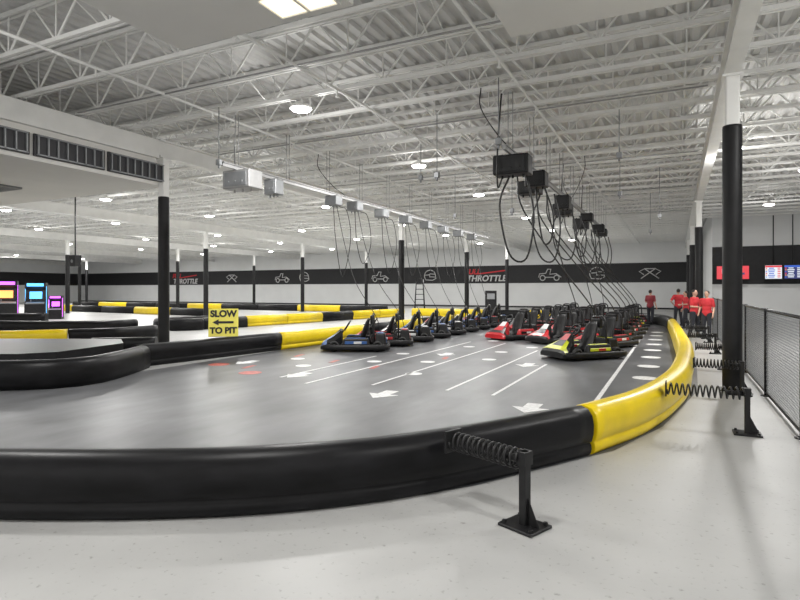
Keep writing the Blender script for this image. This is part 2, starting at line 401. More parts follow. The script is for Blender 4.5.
for i in range(4):
    barrier([(-10.0, 17.53+i*2.5), (-10.0, 20.0+i*2.5)], M_bar if i % 2 == 0 else M_yel, ('black' if i % 2 == 0 else 'yellow')+' barrier section behind the parked karts', n=2)
def slab(pts, z0, z1, m, name, label, cat):
    b = MB(); n = len(pts)
    vs = [(x, y, z0) for x, y in pts]+[(x, y, z1) for x, y in pts]
    b.add(vs, [list(range(n))[::-1], list(range(n, 2*n))]+[(i, (i+1) % n, n+(i+1) % n, n+i) for i in range(n)])
    o = b.obj(name, m); tag(o, label, cat); return o
slab([(-20, 2.4), (-12.6, 5.5), (-11.1, 6.25), (-10.75, 6.8), (-11.2, 8.6), (-12.2, 9.3), (-20, 5.9)], .0, .55, M_blk, 'foam_block_stack', 'flat-topped black foam crash block stack behind the barrier', 'crash pad')
barrier([(-13.5, 9.4), (-12.2, 10.3)], M_bar, 'black barrier behind the crash blocks')
barrier([(-24, 7.0), (-18.6, 9.6), (-17.2, 11.2)], M_yel, 'yellow barrier along the neighbouring track')
barrier([(-17.2, 11.25), (-16.4, 12.3), (-16.4, 14)], M_bar, 'black barrier along the neighbouring track')
barrier([(-26, 12.6), (-22, 14), (-20.6, 15.2), (-20.6, 16.5)], M_bar, 'black barrier wall by the game machines')
barrier([(-30, 14), (-26.5, 16.2)], M_bar, 'black barrier wall by the game machines', h=1.3)
hp = [(-19.8+.9*math.cos(t), 18.2+.9*math.sin(t)) for t in [R(a) for a in range(-200, 21, 20)]]
barrier([(-19.9, 21.5)]+hp+[(-18.4, 20.6)], M_bar, 'black U-shaped hairpin barrier', n=3, flip=True)
segs = [(-18.3, 20.7), (-17.9, 23.3), (-17.5, 25.9), (-17.1, 28.5), (-16.7, 31.1), (-16.3, 33.8)]
for i in range(5):
    a, c = segs[i], segs[i+1]
    barrier([a, (c[0], c[1]-.03)], M_bar if i == 2 else M_yel, ('black' if i == 2 else 'yellow')+' straight barrier section along the middle track', n=2)
for i in range(9):
    x = -20-i*4.2
    barrier([(x, 38.5), (x-4.15, 38.5)], M_bar if i % 3 != 1 else M_yel, ('black' if i % 3 != 1 else 'yellow')+' barrier section near the back wall', n=2)
for i in range(5):
    x = -27.6-i*4.2
    barrier([(x, 28+i*.4), (x-4.15, 28.4+i*.4)], M_yel if i % 3 == 1 else M_bar, ('yellow' if i % 3 == 1 else 'black')+' barrier section on the middle track', n=2)

# ------------------------------------------------------------ floor markings
def marking(pts, loc, rot, m, name, label, cat, group=None):
    b = MB(); n = len(pts)
    vs = [(x, y, 0) for x, y in pts]+[(x, y, .003) for x, y in pts]
    b.add(vs, [list(range(n))[::-1], list(range(n, 2*n))]+[(i, (i+1) % n, n+(i+1) % n, n+i) for i in range(n)])
    o = b.obj(name, m, loc=(*loc, .0045), rot=(0, 0, rot)); tag(o, label, cat, group); return o
def line(x, y0, y1, w=.055, m=M_mark):
    return marking([(-w/2, 0), (w/2, 0), (w/2, y1-y0), (-w/2, y1-y0)], (x, y0), 0, m, 'lane_line', 'long white painted pit lane line', 'floor marking', 'pit lane lines')
line(-1.12, 8.8, 27.5, .07); line(-2.72, 9.0, 13.3); line(-3.57, 9.1, 16.2); line(-5.0, 9.0, 18); line(-6.2, 8.6, 18); line(-7.1, 9.0, 13)
arrow = [(0, -.55), (.38, 0), (.16, 0), (.16, .5), (-.16, .5), (-.16, 0), (-.38, 0)]
for (x, y) in [(-4.39, 8.3), (-1.93, 8.3), (-6.95, 9.4), (-3.1, 13.0), (-5.6, 14.2), (-9.3, 10.5)]:
    marking([(a*.72, c*.68) for a, c in arrow], (x, y), 0, M_mark, 'floor_arrow', 'white painted direction arrow on the dark track', 'floor marking', 'floor arrows')
circ = [(.24*math.cos(R(a)), .24*math.sin(R(a))) for a in range(0, 360, 20)]
for (x, y, m, lb_) in [(-8.05, 9.2, M_redmark, 'faded red'), (-9.6, 9.9, M_redmark, 'faded red'), (-5.4, 12.5, M_mark, 'white'), (-4.2, 13.6, M_mark, 'white'), (-6.6, 12, M_mark, 'white'), (-7.7, 10.6, M_mark, 'white'), (-3.9, 17, M_mark, 'white'), (-5.7, 16.4, M_mark, 'white'),
                       (-8.6, 11.6, M_mark, 'white'), (-4.9, 10.6, M_mark, 'white'), (-6.7, 13.8, M_mark, 'white'), (-5.6, 18.6, M_mark, 'white'), (-4.4, 15.4, M_mark, 'white')]:
    k_ = 1.0 if m == M_redmark else .75
    marking([(a*k_, c*k_) for a, c in circ], (x, y), 0, m, 'floor_dot', lb_+' painted round spot on the dark track', 'floor marking')
for (x, y) in [(-8.7, 9.9), (-7.5, 11.6), (-6.1, 11.1), (-5.3, 13.4), (-9.0, 12.2)]:
    marking([(-.06, -.25), (.06, -.25), (.06, .25), (-.06, .25)], (x, y), .2, M_redmark, 'floor_dash', 'short faded red painted dash on the dark track', 'floor marking', 'red dashes')
for i in range(9):
    marking([(a*1.0, c*1.0) for a, c in circ], (-.52-.02*i, 10.2+i*1.9), 0, M_mark, 'floor_dot', 'white painted round spot in the strip beside the yellow barrier', 'floor marking', 'spots beside the yellow barrier')
marking([(-.2, -.5), (.2, -.5), (.2, .5), (-.2, .5)], (-.66, 8.9), .1, M_mark, 'floor_plate', 'white painted rectangle beside the yellow barrier', 'floor marking')

# ------------------------------------------------------------ spring posts
def spring_post(px, py, bx, by, h=.56):
    e = empty('barrier_spring_post', (px, py, 0)); d = Vector((bx-px, by-py, 0)); ang = math.atan2(d.y, d.x); Ls = d.length
    e.rotation_euler = (0, 0, ang)
    b = MB(); b.rbox((0, 0, .012), (.30, .26, .022), .004, seg=1)
    for sx in (-.115, .115):
        for sy in (-.095, .095): b.cyl((sx, sy, .02), (sx, sy, .045), .016, n=6, smooth=False)
    b.obj('base_plate', M_blksteel, e)
    b = MB(); b.rbox((0, 0, h/2), (.06, .075, h), .006, seg=1)
    b.add([(-.03, -.004, .02), (-.13, -.004, .02), (-.03, -.004, .22), (-.03, .004, .02), (-.13, .004, .02), (-.03, .004, .22)], [(0, 1, 2), (5, 4, 3), (0, 3, 4, 1), (1, 4, 5, 2), (2, 5, 3, 0)])
    b.box((0, 0, h-.05), (.075, .10, .10)); b.obj('upright', M_blksteel, e)
    b = MB(); turns = 13; pts = []
    for i in range(turns*14+1):
        t = i/14*2*math.pi; pts.append((.03+(Ls-.03)*i/(turns*14), .07*math.cos(t), h-.07+.07*math.sin(t)))
    b.tube(pts, .011, 6); b.cyl((.0, 0, h-.07), (Ls*.25, 0, h-.07), .03, n=10)
    b.obj('spring', M_blksteel, e)
    b = MB(); b.rbox((Ls+.01, 0, h-.07), (.02, .2, .18), .004, seg=1); b.obj('end_plate', M_blksteel, e)
    tag(e, 'black steel post with coil spring bracing the barrier', 'spring post', 'barrier spring posts')
spring_post(-1.0, 4.12, -1.66, 4.40)
spring_post(.78, 7.95, -.10, 7.95)
spring_post(1.0, 10.9, .30, 11.0)
for y in (14.2, 17.6, 21.2, 24.8): spring_post(.98, y, .42 if y < 16 else .34, y+.05)

# ------------------------------------------------------------ fence
def fence(x, ys):
    e = empty('chain_link_fence', (x, ys[0], 0)); H = 1.42; LY = ys[-1]-ys[0]
    for y in ys:
        b = MB(); b.cyl((0, y-ys[0], 0), (0, y-ys[0], H+.03), .03, n=10); b.cyl((0, y-ys[0], 0), (0, y-ys[0], .015), .08, n=12); b.obj('post', M_blksteel, e)
    b = MB(); b.cyl((0, 0, H), (0, LY, H), .022, n=8); b.obj('top_rail', M_blksteel, e)
    b = MB(); b.cyl((0, 0, .06), (0, LY, .06), .018, n=8); b.obj('bottom_rail', M_blksteel, e)
    b = MB(); sp = .075; z0, z1 = .06, H; hh = z1-z0; k = -hh
    while k < LY:
        a0 = max(0, -k) ; a1 = min(hh, LY-k)
        if a1 > a0:
            b.cyl((.003, k+a0, z0+a0), (.003, k+a1, z0+a1), .0034, n=3, cap=False, smooth=False)
            b.cyl((-.003, k+a0, z1-a0), (-.003, k+a1, z1-a1), .0034, n=3, cap=False, smooth=False)
        k += sp
    b.obj('chain_link_mesh', M_gray, e, fix=False)
    tag(e, 'waist-high black chain-link fence beside the walkway', 'fence')
fence(1.34, [2.2, 5.1, 8.0, 10.95, 13.9, 16.8, 19.7, 22.6, 25.5])

# ------------------------------------------------------------ karts
def rrect(hx, hy, r, n=6, frontn=0.0):
    pts = []
    for cx, cy, a0 in [(hx-r, hy-r, 0), (-hx+r, hy-r, 90), (-hx+r, -hy+r, 180), (hx-r, -hy+r, 270)]:
        for i in range(n+1):
            a = R(a0+90*i/n); x, y = cx+r*math.cos(a), cy+r*math.sin(a)
            if y < 0: x *= 1-frontn*(-y/hy)**2
            pts.append((x, y))
    return pts
def seat_mesh():
    b = MB()
    prof = [(-.22, .19, .17, .03), (-.10, .15, .20, .07), (.05, .14, .22, .11), (.16, .20, .22, .14), (.25, .40, .23, .12), (.31, .60, .22, .10), (.35, .78, .19, .06), (.36, .86, .13, .01)]
    a = []
    for (y, z, hw, wing) in prof:
        for k in range(9):
            u = -1+k/4; e = abs(u)**3
            a.append((u*hw, y-wing*e*(1 if z > .3 else .3), z+wing*e*(.2 if z > .3 else 1)))
    n = len(prof); N = len(a)
    fs = [(i*9+k, i*9+k+1, (i+1)*9+k+1, (i+1)*9+k) for i in range(n-1) for k in range(8)]
    c = [(x, y+.035, z-.025) for (x, y, z) in a]
    fs2 = [tuple(N+i for i in f[::-1]) for f in fs]
    edge = [k for k in range(9)]+[i*9+8 for i in range(1, n)]+[(n-1)*9+k for k in range(7, -1, -1)]+[i*9 for i in range(n-2, 0, -1)]
    fe = [(edge[i], edge[(i+1) % len(edge)], N+edge[(i+1) % len(edge)], N+edge[i]) for i in range(len(edge))]
    b.add(a+c, fs+fs2+fe, 0, True); return b.mesh('seat', M_blk)
KM = {}
b = MB(); b.sweep(rrect(.64, .95, .24, frontn=.12), [(.0, .05), (-.02, .07), (-.028, .12), (-.015, .18), (.015, .19), (.045, .18), (.05, .12), (.04, .05)], closed=True)
KM['bumper'] = b.mesh('bumper', M_blk)
b = MB(); pr = rrect(.56, .86, .2, frontn=.12); n = len(pr); b.add([(x, y, .055) for x, y in pr]+[(x, y, .085) for x, y in pr], [list(range(n))[::-1], list(range(n, 2*n))]+[(i, (i+1) % n, n+(i+1) % n, n+i) for i in range(n)])
b.tube([(-.33, .7, .10), (-.33, -.6, .10)], .02, 6); b.tube([(.33, .7, .10), (.33, -.6, .10)], .02, 6)
KM['chassis'] = b.mesh('chassis', M_blksteel)
KM['seat'] = seat_mesh()
b = MB(); b.tube([(.16*math.cos(R(a)), -.26+.16*math.sin(R(a))*.55, .66+.16*math.sin(R(a))*.83) for a in range(0, 360, 20)], .022, 6, closed=True)
b.cyl((-.14, -.26, .66), (.14, -.26, .66), .015, n=6); b.cyl((0, -.26, .66), (0, -.34, .54), .015, n=6); b.cyl((0, -.26, .66), (0, -.62, .22), .02, n=8)
KM['steering_wheel'] = b.mesh('steering_wheel', M_blk)
b = MB(); b.lathe([(.05, -.055), (.085, -.055), (.085, -.065), (.12, -.065), (.135, -.05), (.14, 0), (.135, .05), (.12, .065), (.085, .065), (.085, .055), (.05, .055), (.05, -.055)], axis='X', n=18)
b.cyl((-.06, 0, 0), (.06, 0, 0), .055, n=10, mi=1)
KM['wheel'] = b.mesh('wheel', [M_rub, M_gray])
b = MB(); b.tube(catmull([(-.27, .50, .12), (-.27, .50, .72), (-.2, .49, .93), (0, .49, .97), (.2, .49, .93), (.27, .50, .72), (.27, .50, .12)], 4), .028, 7)
b.cyl((-.27, .5, .5), (.27, .5, .5), .018, n=6)
KM['roll_hoop'] = b.mesh('roll_hoop', M_blksteel)
b = MB(); b.rbox((0, .45, .82), (.32, .10, .22), .03)
KM['headrest'] = b.mesh('headrest', M_blk)
def cover_mesh(m1, m2):
    b = MB(); b.rbox((0, .70, .29), (.74, .34, .34), .04, taper=(.85, .8)); b.box((0, .70, .465), (.4, .16, .012), mi=1); b.box((0, .872, .27), (.5, .012, .12), mi=1)
    return b.mesh('battery_cover', [m1, m2])
b = MB(); b.rbox((-.09, -.5, .17), (.06, .14, .12), .01, rot=(-.6, 0, 0)); b.rbox((.09, -.5, .17), (.06, .14, .12), .01, rot=(-.6, 0, 0)); b.cyl((-.12, -.47, .12), (.12, -.47, .12), .012, n=6)
KM['pedals'] = b.mesh('pedals', M_galv)
def nose_mesh(m1, m2, m3):
    b = MB()
    secs = [(-.99, .44, .06, .19), (-.94, .48, .06, .25), (-.82, .42, .07, .32), (-.62, .26, .10, .44), (-.46, .19, .12, .58), (-.41, .16, .2, .56)]
    vs = []; k = 8
    for (y, hw, z0, z1) in secs:
        for (a, c) in [(-1, 0), (-1.02, .5), (-.85, .88), (-.5, 1), (.5, 1), (.85, .88), (1.02, .5), (1, 0)]:
            vs.append((a*hw, y, z0+c*(z1-z0)))
    fs = []
    for i in range(len(secs)-1):
        for j in range(k): fs.append((i*k+j, i*k+(j+1) % k, (i+1)*k+(j+1) % k, (i+1)*k+j))
    b.add(vs, fs, 0, False); b.add(vs[:k], [list(range(k))[::-1]]); b.add(vs[-k:], [list(range(k))])
    for idx in range(len(fs)):
        seg, side = idx//k, idx % k
        if side == 3 and seg in (3,): b.m[idx] = 1
        elif side in (2, 3, 4) and seg in (1,): b.m[idx] = 2
        elif side in (2, 4) and seg in (2,): b.m[idx] = 2
        elif side in (1, 5) and seg in (1,): b.m[idx] = 2
    return b.mesh('nose_fairing', [m1, m2, m3])
def pod_mesh(m1, m2, m3):
    b = MB(); b.rbox((0, 0, 0), (.18, .80, .20), .035, taper=(.6, .86)); b.rbox((0, -.02, .10), (.075, .55, .02), .006, mi=2, seg=1)
    b.rbox((.078, .0, -.015), (.03, .62, .07), .005, mi=2, seg=1); b.rbox((-.078, 0, -.015), (.03, .62, .07), .005, mi=2, seg=1)
    b.rbox((.088, .05, -.015), (.02, .22, .06), .004, mi=1, seg=1); b.rbox((-.088, .05, -.015), (.02, .22, .06), .004, mi=1, seg=1)
    return b.mesh('side_pod', [m1, m2, m3])
schemes = {'blue': (M_blk, M_wpl, M_blue), 'red': (M_blk, M_wpl, M_red), 'yellow': (M_blk, M_red, M_green), 'white': (M_blk, M_wpl, M_wpl), 'black': (M_blk, M_red, M_blk), 'navy': (M_blk, M_red, M_wpl), 'fullred': (M_red, M_wpl, M_blk)}
proto = {k: (nose_mesh(*v), pod_mesh(*v), cover_mesh(M_blk, v[2])) for k, v in schemes.items()}
desc = {'blue': 'black and blue', 'red': 'black and red', 'yellow': 'black and lime', 'white': 'black and white', 'black': 'all black', 'navy': 'dark', 'fullred': 'bright red'}
def kart(x, y, rz, sch, group):
    e = empty('go_kart', (x, y, .0045), (0, 0, rz)); e.scale = (1.03, 1.0, 1.08)
    def ch(name, me, loc=(0, 0, 0), rz2=0):
        o = bpy.data.objects.new(name, me); COL.objects.link(o); o.parent = e; o.location = loc; o.rotation_euler = (0, 0, rz2)
    for k in ('bumper', 'chassis', 'seat', 'steering_wheel', 'roll_hoop', 'headrest', 'pedals'): ch(k, KM[k])
    ch('battery_cover', proto[sch][2])
    for sx in (-1, 1):
        ch('wheel', KM['wheel'], (sx*.49, -.60, .14), sx*.05); ch('wheel', KM['wheel'], (sx*.49, .62, .14))
        ch('side_pod', proto[sch][1], (sx*.525, .02, .26))
    ch('nose_fairing', proto[sch][0])
    tag(e, desc[sch]+' electric go-kart with black seat parked in line', 'go-kart', group)
for i, s in enumerate(['blue', 'red', 'white', 'blue', 'navy', 'blue', 'blue', 'red', 'blue']):
    kart(-8.35, 14.1+i*1.62, R(-62+random.uniform(-3, 3)), s, 'karts under the cable rail')
kart(-2.15, 15.1, R(-42), 'yellow', 'karts in the pit lane')
cs = [['red', 'black', 'red', 'red', 'yellow', 'red'], ['red', 'fullred', 'red', 'red', 'navy', 'red'], ['fullred', 'red', 'red', 'black', 'red', 'red']]
RK = []
for c, x in enumerate((-1.98, -3.58, -5.18)):
    for i in range(6):
        yy = 18.3+c*.75+i*2.25
        kart(x, yy, R(-27+random.uniform(-3, 3)), cs[c][i], 'karts in the pit lane'); RK.append((c, i, x, yy))

# ------------------------------------------------------------ cable rails
def rail(x, y0, y1, z, label):
    e = empty('cable_rail', (x, y0, z)); LY = y1-y0
    b = MB(); b.box((0, LY/2, 0), (.06, LY, .08)); b.box((0, LY/2, .05), (.12, LY, .02)); b.obj('rail_channel', M_galv, e)
    k = .5
    while k < LY:
        for sx in (-.05, .05):
            b = MB(); b.cyl((sx, k, .04), (sx, k, 6.03-z), .010, n=5); b.obj('hanger_rod', M_galv, e)
        k += 2.0
    tag(e, label, 'rail')
rail(-9.6, 10.0, 31, 4.72, 'long galvanised overhead rail carrying grey charging boxes')
rail(-3.2, 11.4, 31, 4.72, 'galvanised overhead rail carrying black charging boxes')
def cbox(x, y, z, d, m, label, group, m2=None):
    e = empty('charging_box', (x, y, z))
    b = MB(); b.rbox((0, 0, -d[2]/2), d, .02, seg=1)
    b.cyl((-d[0]*.3, 0, -.02), (-d[0]*.3, 0, .05), .02, n=6); b.cyl((d[0]*.3, 0, -.02), (d[0]*.3, 0, .05), .02, n=6)
    for sx in (-.3, 0, .3): b.cyl((sx*d[0], 0, -d[2]+.02), (sx*d[0], 0, -d[2]-.06), .025, n=8)
    b.obj('housing', m, e)
    b = MB(); b.rbox((0, -d[1]/2-.01, -d[2]/2), (d[0]*.8, .02, d[2]*.75), .004, seg=1)
    for i in range(3): b.cyl((-d[0]*.25+i*d[0]*.25, -d[1]/2-.01, -d[2]*.65), (-d[0]*.25+i*d[0]*.25, -d[1]/2-.04, -d[2]*.65), .03, n=8)
    b.obj('front_plate', m2 or M_gray, e)
    tag(e, label, 'charging box', group)
def cable(pts, label, group, r=.014):
    b = MB(); b.tube(catmull(pts, 6), r, 6); o = b.obj('charging_cable', M_cable); tag(o, label, 'cable', group)
for i, y in enumerate([10.7, 11.9, 14.8, 16.1, 18.0, 20, 22, 24, 26, 28]):
    big = i < 2
    cbox(-9.6, y, 4.68, (.85, .5, .45) if i == 0 else ((.4, .35, .4) if big else (.42, .4, .3)), M_gray if i else M_galv, ('large ' if i == 0 else '')+'grey metal charging box hung on the overhead rail', 'grey charging boxes')
    if i >= 2:
        ky = 14.1+(i-2)*1.62
        a = random.uniform(.6, 1.3)
        cable([(-9.6, y, 4.36), (-9.55, y+.05, 3.3), (-9.35, y+.12, 4.25-a-.9), (-9.1, y+.2, 3.3), (-9.2, y+.15, 4.2), (-9.45, y+.1, 4.36)], 'looped black charging cable hanging from a grey box', 'cable loops', .012)
        cable([(-9.48, y, 4.36), (-9.2, y, 3.2), (-8.6, (y+ky)/2, 2.0), (-8.0, ky+.5, 1.0), (-7.85, ky+.55, .52)], 'thin black charging cable dropping to a kart', 'cable drops', .010)
sizes = [(.78, .45, .42), (.5, .45, .38), (.6, .5, .34), (.45, .4, .42), (.62, .5, .4), (.45, .4, .3), (.6, .5, .42), (.5, .4, .35), (.5, .4, .35)]
for i, y in enumerate([12.1, 14.0, 15.2, 17.9, 19.6, 22.5, 24.0, 26.5, 28.5]):
    xo = [0, .1, -.35, .05, -.25, .15, -.3, .1, 0][i]
    cbox(-3.2+xo, y, 4.68, sizes[i], M_blk, 'black metal charging box hung on the overhead rail', 'black charging boxes', M_blksteel)
    zb = 4.68-sizes[i][2]-.03
    a = [1.1, .3, .9, .6, 1.0, .5, .8, .6, .7][i]
    if i % 3 != 1:
        cable([(-3.25, y-.1, zb), (-3.45, y-.15, 3.6), (-3.25, y-.1, 3.2-a*.6), (-2.9, y, 3.1-a*.6), (-2.75, y+.05, 3.7-a*.3), (-2.9, y, zb)], 'thick looped black charging cable hanging from a black box', 'cable loops', .022)
    else:
        cable([(-3.1, y-.1, zb), (-3.0, y-.15, 3.4), (-2.9, y-.1, 2.9), (-2.75, y, 3.0), (-2.7, y+.05, 3.6), (-2.9, y, zb)], 'short looped black charging cable hanging from a black box', 'cable loops', .022)
    if i == 0: tgt = [(-1.95, 15.65)]
    elif i < 7: tgt = [(xx+.2, yy+.65) for (c, k, xx, yy) in RK if (c == 0 and k == i-1) or (c == 1 and k == i-1 and i % 2 == 0)]
    else: tgt = []
    for (tx, ty) in tgt:
        cable([(-3.1, y, zb), (-3.0, y+.15, 3.5), ((tx-3.0)/2, y*.5+ty*.5, 2.3), (tx, ty-.05, 1.2), (tx, ty, .55)], 'black charging cable dropping to a kart', 'cable drops', .017)
    if i in (0, 4, 6):
        cable([(-3.4, y-.1, zb), (-3.5, y-.1, 4.0), (-3.45, y-.35, 4.3), (-3.45, y-.3, 4.9), (-3.4, y-.2, 6.02)], 'black supply cable rising from a black box to the joists', 'supply cables', .018)

# ------------------------------------------------------------ SLOW sign
e = empty('pit_sign', (-10.75, 11.25, .515), (0, 0, R(38)))
b = MB(); b.rbox((0, 0, .37), (.76, .03, .74), .008, rot=(-.10, 0, 0), seg=1); b.obj('board', M_signy, e)
for sx in (-.32, .32):
    b = MB(); b.box((sx, .13, .32), (.03, .02, .66), (.22, 0, 0)); b.box((sx, .10, .02), (.03, .22, .03)); b.obj('stand_leg', M_blksteel, e)
for txt, zc, sz in (('SLOW', .60, .235), ('TO PIT', .16, .22)):
    me = text_mesh(txt, sz, .003, off=.05); me.materials.append(M_signk)
    o = bpy.data.objects.new('lettering', me); COL.objects.link(o); o.parent = e
    o.rotation_euler = (R(90)-.10, 0, 0); o.location = (0, -.022-(zc-.37)*-.10, zc)
b = MB(); b.add([(x, y, z) for y in (-.002, .002) for x, z in [(-.28, 0), (-.12, .08), (-.12, .03), (.26, .03), (.26, -.03), (-.12, -.03), (-.12, -.08)]],
      [list(range(7))[::-1], list(range(7, 14))]+[(i, (i+1) % 7, 7+(i+1) % 7, 7+i) for i in range(7)])
b.obj('arrow', M_signk, e, loc=(0, -.021, .38), rot=(-.10, 0, 0))
tag(e, 'yellow SLOW TO PIT board with black arrow standing on the barrier', 'sign')

# ------------------------------------------------------------ wall murals
def logo(x, s=1.0):
    e = empty('wall_logo', (x, YF-.06, 3.2))
    me = text_mesh('FULL', .85*s, .01, .2, .03); me.materials.append(M_logor); o = bpy.data.objects.new('lettering', me); COL.objects.link(o); o.parent = e; o.rotation_euler = (R(90), 0, 0); o.location = (-1.5*s, 0, .48*s)
    me = text_mesh('THROTTLE', .95*s, .01, .2, .03); me.materials.append(M_logow); o = bpy.data.objects.new('lettering', me); COL.objects.link(o); o.parent = e; o.rotation_euler = (R(90), 0, 0); o.location = (.1, 0, -.30*s)
    b = MB(); b.add([(-.6, 0, .3), (2.2, 0, .62), (2.3, 0, .50), (-.6, 0, .18), (-.6, .02, .3), (2.2, .02, .62), (2.3, .02, .50), (-.6, .02, .18)], [(0, 1, 2, 3), (7, 6, 5, 4), (0, 4, 5, 1), (1, 5, 6, 2), (2, 6, 7, 3), (3, 7, 4, 0)]); b.obj('swoosh', M_logor, e)
    tag(e, 'painted FULL THROTTLE logo on the black wall band', 'logo', 'wall logos')
logo(-17.7, .9); logo(-60.5, .95)
def emblem(x, kind, lab):
    b = MB()
    def st(pts, r=.05, closed=False): b.tube([(p[0], 0, p[1]) for p in pts], r, 5, closed=closed)
    if kind == 'helmet':
        st([(.65*math.cos(R(a)), .6*math.sin(R(a))) for a in range(0, 200, 15)]+[(-.5, -.45), (.3, -.5), (.7, -.3)], closed=True); st([(.66, .15), (0, .2), (-.05, -.12), (.66, -.15)])
        st([(-.62, .05), (0, .1)])
    elif kind == 'flag':
        st([(-.75, -.5), (.45, .4), (.9, .15), (.5, -.15)], .05); st([(.75, -.5), (-.45, .4), (-.9, .15), (-.5, -.15)], .05); st([(-.45, .4), (.45, .4)])
    else:
        st([(-1.1, -.3), (-1.0, .05), (-.4, .1), (-.2, .5), (.1, .5), (.0, .0), (.6, .05), (1.1, -.3)], .05); st([(-.5, -.3), (.45, -.3)])
        for c in (-.7, .65): st([(c+.25*math.cos(R(a)), -.35+.25*math.sin(R(a))) for a in range(0, 360, 30)], .05, True)
    o = b.obj('wall_emblem', M_logow, loc=(x, YF-.08, 3.3)); tag(o, lab, 'mural', 'white line murals')
for x, k in [(-43.8, 'kart'), (-40.5, 'helmet'), (-52, 'flag'), (-30, 'kart'), (-23.9, 'helmet'), (-11.1, 'kart'), (-6.7, 'helmet'), (-2.1, 'flag')]:
    emblem(x, k, {'kart': 'white line drawing of a kart', 'helmet': 'white line drawing of a racing helmet', 'flag': 'white line drawing of crossed flags'}[k]+' on the black wall band')

# ------------------------------------------------------------ TVs
def em(name, c, s=1.0): return mat(name, (.02, .02, .02), .3, emis=c, estr=s)
E_blue = em('screen_blue', (.03, .12, .6)); E_white = em('screen_white', (.8, .85, .9)); E_red = em('screen_red', (.75, .03, .05)); E_navy = em('screen_navy', (.02, .03, .15)); E_org = em('screen_orange', (.8, .3, .05))
for x, lay, w_, lab in [(5.0, 0, .88, 'flat television showing a red and white scoreboard'), (5.92, 1, .88, 'flat television showing a blue scoreboard'), (3.0, 2, 1.7, 'flat television with a red picture')]:
    e = empty('television', (x, 38.0, 2.35)); zt = .84
    b = MB(); b.rbox((0, 0, .42), (w_, .06, zt), .015, seg=1); b.obj('frame', M_blk, e)
    b = MB(); W = w_-.08
    base = {0: 1, 1: 3, 2: 2}[lay]
    b.box((0, -.031, .42), (W, .004, .76), mi=base)
    if lay < 2:
        b.box((0, -.034, .74), (W, .004, .1), mi=2 if lay == 0 else 0)
        for r in range(6):
            z = .64-r*.1
            b.box((-W*.42, -.034, z), (W*.08, .004, .06), mi=[2, 4, 0][r % 3])
            b.box((-W*.12, -.034, z), (W*(.30+.06*((r*5) % 3)), .004, .05), mi=0 if lay == 0 else 1)
            b.box((W*.33, -.034, z), (W*.18, .004, .05), mi=2 if lay == 0 else 1)
    else:
        b.box((-.3, -.034, .5), (.5, .004, .3), mi=1); b.box((.35, -.034, .35), (.5, .004, .12), mi=3); b.box((.3, -.034, .62), (.4, .004, .1), mi=4)
    b.obj('screen', [E_blue, E_white, E_red, E_navy, E_org], e)
    b = MB(); b.cyl((0, .05, .4), (0, .05, 3.66), .03, n=8); b.obj('ceiling_pole', M_blksteel, e)
    tag(e, lab+' on a ceiling pole', 'television')

# ------------------------------------------------------------ game machines, ladder, kiosk, hanging speakers
M_neon1 = mat('cyan_neon', (.1, .5, 1), .4, emis=(.1, .45, 1), estr=2.0); M_neon2 = mat('purple_neon', (.6, .1, 1), .4, emis=(.7, .12, .9), estr=2.0); M_neon3 = mat('orange_neon', (1, .4, .1), .4, emis=(1, .35, .1), estr=1.5)
def arcade(x, y, rz, s, m1, m2, lab):
    e = empty('arcade_machine', (x, y, 0), (0, 0, rz))
    b = MB(); pr = [(-.45, 0), (-.45, .8), (-.15, 1.0), (-.05, 1.6), (-.3, 1.75), (-.3, 2.0), (.45, 2.0), (.45, 0)]; n = len(pr)
    vs = [(sx*.5*s, p*s, z*s) for sx in (-1, 1) for p, z in pr]
    b.add(vs, [list(range(n))[::-1], list(range(n, 2*n))]+[(i, (i+1) % n, n+(i+1) % n, n+i) for i in range(n)]); b.obj('cabinet', M_blk, e)
    b = MB(); b.box((0, -.12*s, 1.3*s), (.6*s, .02, .4*s), (-.16, 0, 0)); b.obj('screen', m1, e)
    b = MB(); b.box((0, -.31*s, 1.88*s), (.8*s, .03, .16*s)); b.obj('marquee', m2, e)
    for sx in (-1, 1):
        b = MB(); b.box((sx*.505*s, -.1, 1.0*s), (.02, .06, 1.6*s)); b.obj('side_light', m2, e)
    b = MB(); b.rbox((0, -.36*s, .86*s), (.9*s, .25*s, .06*s), .01, rot=(.3, 0, 0), seg=1); b.cyl((-.2*s, -.36*s, .86*s), (-.2*s, -.36*s, 1.0*s), .015, n=6); b.ell((-.2*s, -.36*s, 1.02*s), (.03,)*3, 8, 6); b.obj('control_panel', M_gray, e)
    tag(e, lab, 'arcade machine')
arcade(-37.4, 18.8, R(55), 1.1, M_neon2, M_neon1, 'arcade machine glowing pink and blue beside the track')
arcade(-36.7, 20.1, R(55), 1.15, M_neon3, M_neon2, 'tall arcade machine glowing orange and purple')
arcade(-35.9, 21.4, R(50), 1.1, M_neon1, M_neon1, 'arcade machine with blue screen')
arcade(-33.6, 21.2, R(45), .7, M_neon2, M_neon2, 'small arcade machine glowing purple near a column')
e = empty('step_ladder', (-16.35, 36.4, 0), (0, 0, R(26))); e.scale = (1.15, 1.15, 1.15)
for sx in (-1, 1):
    for sy in (-1, 1):
        b = MB(); b.cyl((sx*.32, sy*.5, 0), (sx*.2, sy*.06, 2.2), .035, n=6); b.obj('leg', M_blksteel, e)
for i in range(6):
    t = (i+1)/7; b = MB(); b.box((0, -.5+.44*t, 2.2*t), (.6-.2*t, .08, .04)); b.obj('step', M_blksteel, e)
b = MB(); b.box((0, 0, 2.22), (.44, .2, .04)); b.obj('top_cap', M_blk, e)
tag(e, 'dark A-frame step ladder standing on the far floor', 'ladder')
e = empty('kiosk', (-13.2, 43.2, 0), (0, 0, R(20)))
